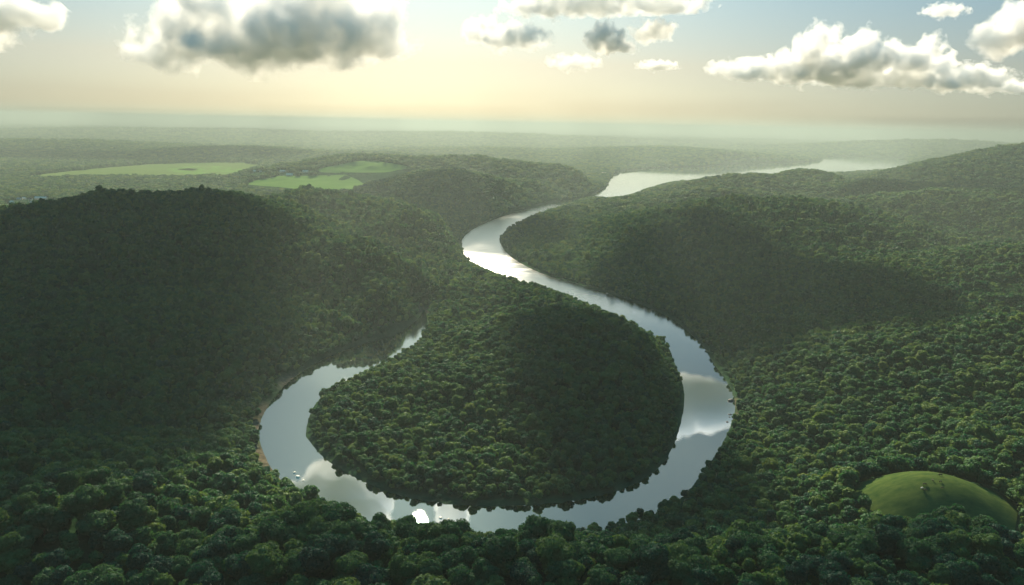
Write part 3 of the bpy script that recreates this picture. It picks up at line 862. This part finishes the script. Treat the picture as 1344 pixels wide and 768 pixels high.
def cloud(Y, label, seed, lobes, dens=.0042, rag=3.0, group='clouds over the valley'):
    """lobes as seen: (u, v, half width, half height)"""
    W = []
    c0 = depth(lobes[0][0], lobes[0][1], Y); k = Y / F; r = np.random.default_rng(seed)
    for (u, v, a, b_) in lobes:
        P = depth(u, v, Y) - c0
        W.append((P[0], r.uniform(-.25, .25) * a * k, P[2], a * k * 1.25, a * k * .95, b_ * k * 1.25))
    big = max(w[5] for w in W)
    return cloud_obj(c0, W, label, group, cloud_mat(W, 1 / (big * .75), dens, rag, seed))
cloud(22000, 'largest grey cloud, broad and flat-based, left of the sun', 1, [(350, 52, 135, 50), (250, 64, 72, 36), (455, 50, 74, 46), (205, 72, 44, 26), (290, 20, 64, 44), (420, 8, 84, 44)], .0034)
cloud(22000, 'grey cloud with a cream right side at the top left corner', 2, [(5, 30, 62, 36), (-40, 10, 60, 40), (60, 30, 30, 16)])
cloud(23000, 'small flat grey cloud just right of the brightest sky', 3, [(665, 52, 44, 20), (635, 44, 26, 20), (695, 58, 26, 12)])
cloud(24000, 'thin bright cloud along the top, right of the middle', 4, [(770, 0, 80, 18), (860, 4, 60, 14), (710, 12, 46, 18)], .004, 3.2)
cloud(23000, 'small slanting blue-grey cloud below the thin bright cloud', 5, [(790, 46, 20, 18), (808, 62, 24, 16)], .008, 3.2)
cloud(24000, 'tiny cream puff right of the slanting cloud', 6, [(857, 42, 26, 16), (846, 50, 16, 10)], .005, 3.2)
cloud(24000, 'tiny dark flat cloud low under the cream puff', 7, [(864, 88, 24, 8)], .008)
cloud(25000, 'faint low cloud below and left of the slanting cloud', 8, [(752, 85, 32, 12)], .003, 3.2)
cloud(25000, 'long low cream cloud on the right, left part of the bank', 9, [(990, 92, 48, 15), (1055, 96, 60, 22), (1130, 104, 70, 18)], .005, 3.2)
cloud(24000, 'tall cauliflower-topped cloud in the middle of the right bank', 10, [(1120, 80, 70, 26), (1075, 62, 26, 28), (1135, 56, 28, 22), (1185, 86, 44, 18)], .0055, 3.2)
cloud(24500, 'low grey trailing cloud at the right end of the bank', 11, [(1250, 106, 60, 18), (1310, 116, 44, 12), (1205, 100, 36, 18)], .005, 3.2)
cloud(22000, 'towering cream cloud cut by the right edge', 12, [(1335, 40, 46, 36), (1320, 55, 34, 24), (1380, 30, 60, 40)])
cloud(24000, 'tiny cream cloud high up near the right edge', 13, [(1242, 16, 24, 11)], .005, 3.2)
cloud(24600, 'narrow cream turret between the right bank and the edge cloud', 14, [(1222, 66, 18, 22), (1230, 84, 26, 14)], .005, 3.2)

# ------------------------------------------------------------------ sun and sky
gd = ray(551, 685); gd = gd / np.linalg.norm(gd)
SUN = np.array([gd[0], gd[1], -gd[2]])          # the glint on the near reach mirrors the sun
EL = math.asin(SUN[2]); AZ = math.atan2(SUN[0], SUN[1])
print('sun el/az', math.degrees(EL), math.degrees(AZ))

# clouds overhead whose shade lies on the hills; (x, y of shade, width, depth, height)
ZC = 2300.0
def shade_cloud(u, v, zg, W, D, label, seed, Hh=420, thick=.012):
    P = ground(u, v, zg)
    t = (ZC - zg) / SUN[2]
    c = P + SUN * t
    r = np.random.default_rng(seed); lob = []
    for k in range(9):
        a = r.uniform(0, 2 * math.pi); q = math.sqrt(r.uniform(0, 1)) * .36
        lob.append((math.cos(a) * q * W, math.sin(a) * q * D, r.uniform(-.1, .15) * Hh, W * r.uniform(.2, .3), D * r.uniform(.2, .3), Hh * r.uniform(.4, .6)))
    o = cloud_obj(c, lob, label, 'clouds high above the valley', M_cloud if thick > .005 else M_thin, 1.0, min(W, D) / 30)
    me = o.data; P = np.empty(len(me.vertices) * 3, np.float32); me.vertices.foreach_get('co', P); P = P.reshape(-1, 3).astype(float)
    Nn = np.empty(len(P) * 3, np.float32); me.vertices.foreach_get('normal', Nn); q = P / 160 + seed
    dsp = 60 * np.abs(noise3(q[:, 0], q[:, 1], q[:, 2])) + 30 * noise3(q[:, 0] * 2.3, q[:, 1] * 2.3, q[:, 2] * 2.3)
    me.vertices.foreach_set('co', (P + Nn.reshape(-1, 3) * dsp[:, None]).astype(np.float32).ravel()); me.update()
shade_cloud(20, 325, 130, 850, 900, 'broad cloud high over the left hill', 31)
shade_cloud(-70, 455, 120, 620, 560, 'cloud high over the left shoulder of the left hill', 37)
shade_cloud(985, 355, 50, 520, 850, 'cloud high over the hill right of the river', 32)
shade_cloud(90, 187, 120, 3600, 900, 'long cloud far off over the ridge behind the fields', 41)
shade_cloud(420, 247, 60, 900, 320, 'thin cloud high over the wood in front of the fields', 42)
shade_cloud(600, 262, 80, 900, 500, 'cloud high over the hill left of the upper river', 43)
shade_cloud(1330, 255, 100, 1500, 900, 'cloud high over the far right hill', 33)
shade_cloud(785, 505, 40, 210, 380, 'small cloud high over the front of the peninsula', 34, 260, .012)
shade_cloud(520, 790, 100, 1100, 200, 'long cloud high over the near slopes', 35, 300, .003)

sl = bpy.data.lights.new('sun', 'SUN'); sl.energy = 5.0; sl.angle = R(.55); sl.color = (1, .86, .64)
so = bpy.data.objects.new('sun', sl); COL.objects.link(so)
so.rotation_euler = Vector(SUN).to_track_quat('Z', 'Y').to_euler()
so.location = (0, 0, 3000)

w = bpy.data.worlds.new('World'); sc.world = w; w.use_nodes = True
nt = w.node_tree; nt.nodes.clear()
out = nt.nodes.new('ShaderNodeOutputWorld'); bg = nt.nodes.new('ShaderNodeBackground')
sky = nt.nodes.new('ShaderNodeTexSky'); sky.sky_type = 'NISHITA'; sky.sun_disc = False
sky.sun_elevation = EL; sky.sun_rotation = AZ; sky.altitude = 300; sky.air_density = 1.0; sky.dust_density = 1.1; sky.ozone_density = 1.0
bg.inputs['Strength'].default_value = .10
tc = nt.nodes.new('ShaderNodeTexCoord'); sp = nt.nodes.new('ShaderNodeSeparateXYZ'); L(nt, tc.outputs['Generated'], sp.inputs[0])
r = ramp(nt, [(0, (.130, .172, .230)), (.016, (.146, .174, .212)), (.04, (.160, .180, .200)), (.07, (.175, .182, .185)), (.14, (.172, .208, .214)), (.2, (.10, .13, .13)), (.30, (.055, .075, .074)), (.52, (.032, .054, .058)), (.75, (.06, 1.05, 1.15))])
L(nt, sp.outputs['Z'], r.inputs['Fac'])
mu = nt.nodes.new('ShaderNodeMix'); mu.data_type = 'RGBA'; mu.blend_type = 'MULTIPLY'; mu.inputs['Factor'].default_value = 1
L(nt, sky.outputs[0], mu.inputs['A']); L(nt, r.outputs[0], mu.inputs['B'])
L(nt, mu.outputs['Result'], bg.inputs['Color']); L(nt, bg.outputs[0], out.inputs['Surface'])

# ------------------------------------------------------------------ haze
mt, nt, out = new_mat('haze_air')
pv_ = N(nt, 'ShaderNodeVolumePrincipled')
pv_.inputs['Color'].default_value = (.222, .276, .262, 1); pv_.inputs['Density'].default_value = 0.88e-4; pv_.inputs['Anisotropy'].default_value = .42
L(nt, pv_.outputs[0], out.inputs['Volume'])
zt = max(float(tz.max()) + 30, H + 70)
hv, hf = box(-70000, 70000, -70000, 70000, float(tz.min()) - 1.5, zt)
hz = mesh_obj('haze', hv, hf, mt, None, smooth=False)
tag(hz, 'pale haze filling the valley', None, None, 'stuff')
print('haze top', zt, 'terrain', tz.min(), tz.max())

# ------------------------------------------------------------------ render settings
sc.view_settings.view_transform = 'Standard'; sc.view_settings.look = 'None'; sc.view_settings.exposure = 1.6; sc.view_settings.gamma = 1
cy = sc.cycles
cy.use_denoising = True; cy.volume_step_rate = .35
cy.max_bounces = 18; cy.diffuse_bounces = 1; cy.glossy_bounces = 2; cy.transmission_bounces = 2; cy.transparent_max_bounces = 6; cy.volume_bounces = 16
cy.sample_clamp_indirect = 6
cy.use_adaptive_sampling = True
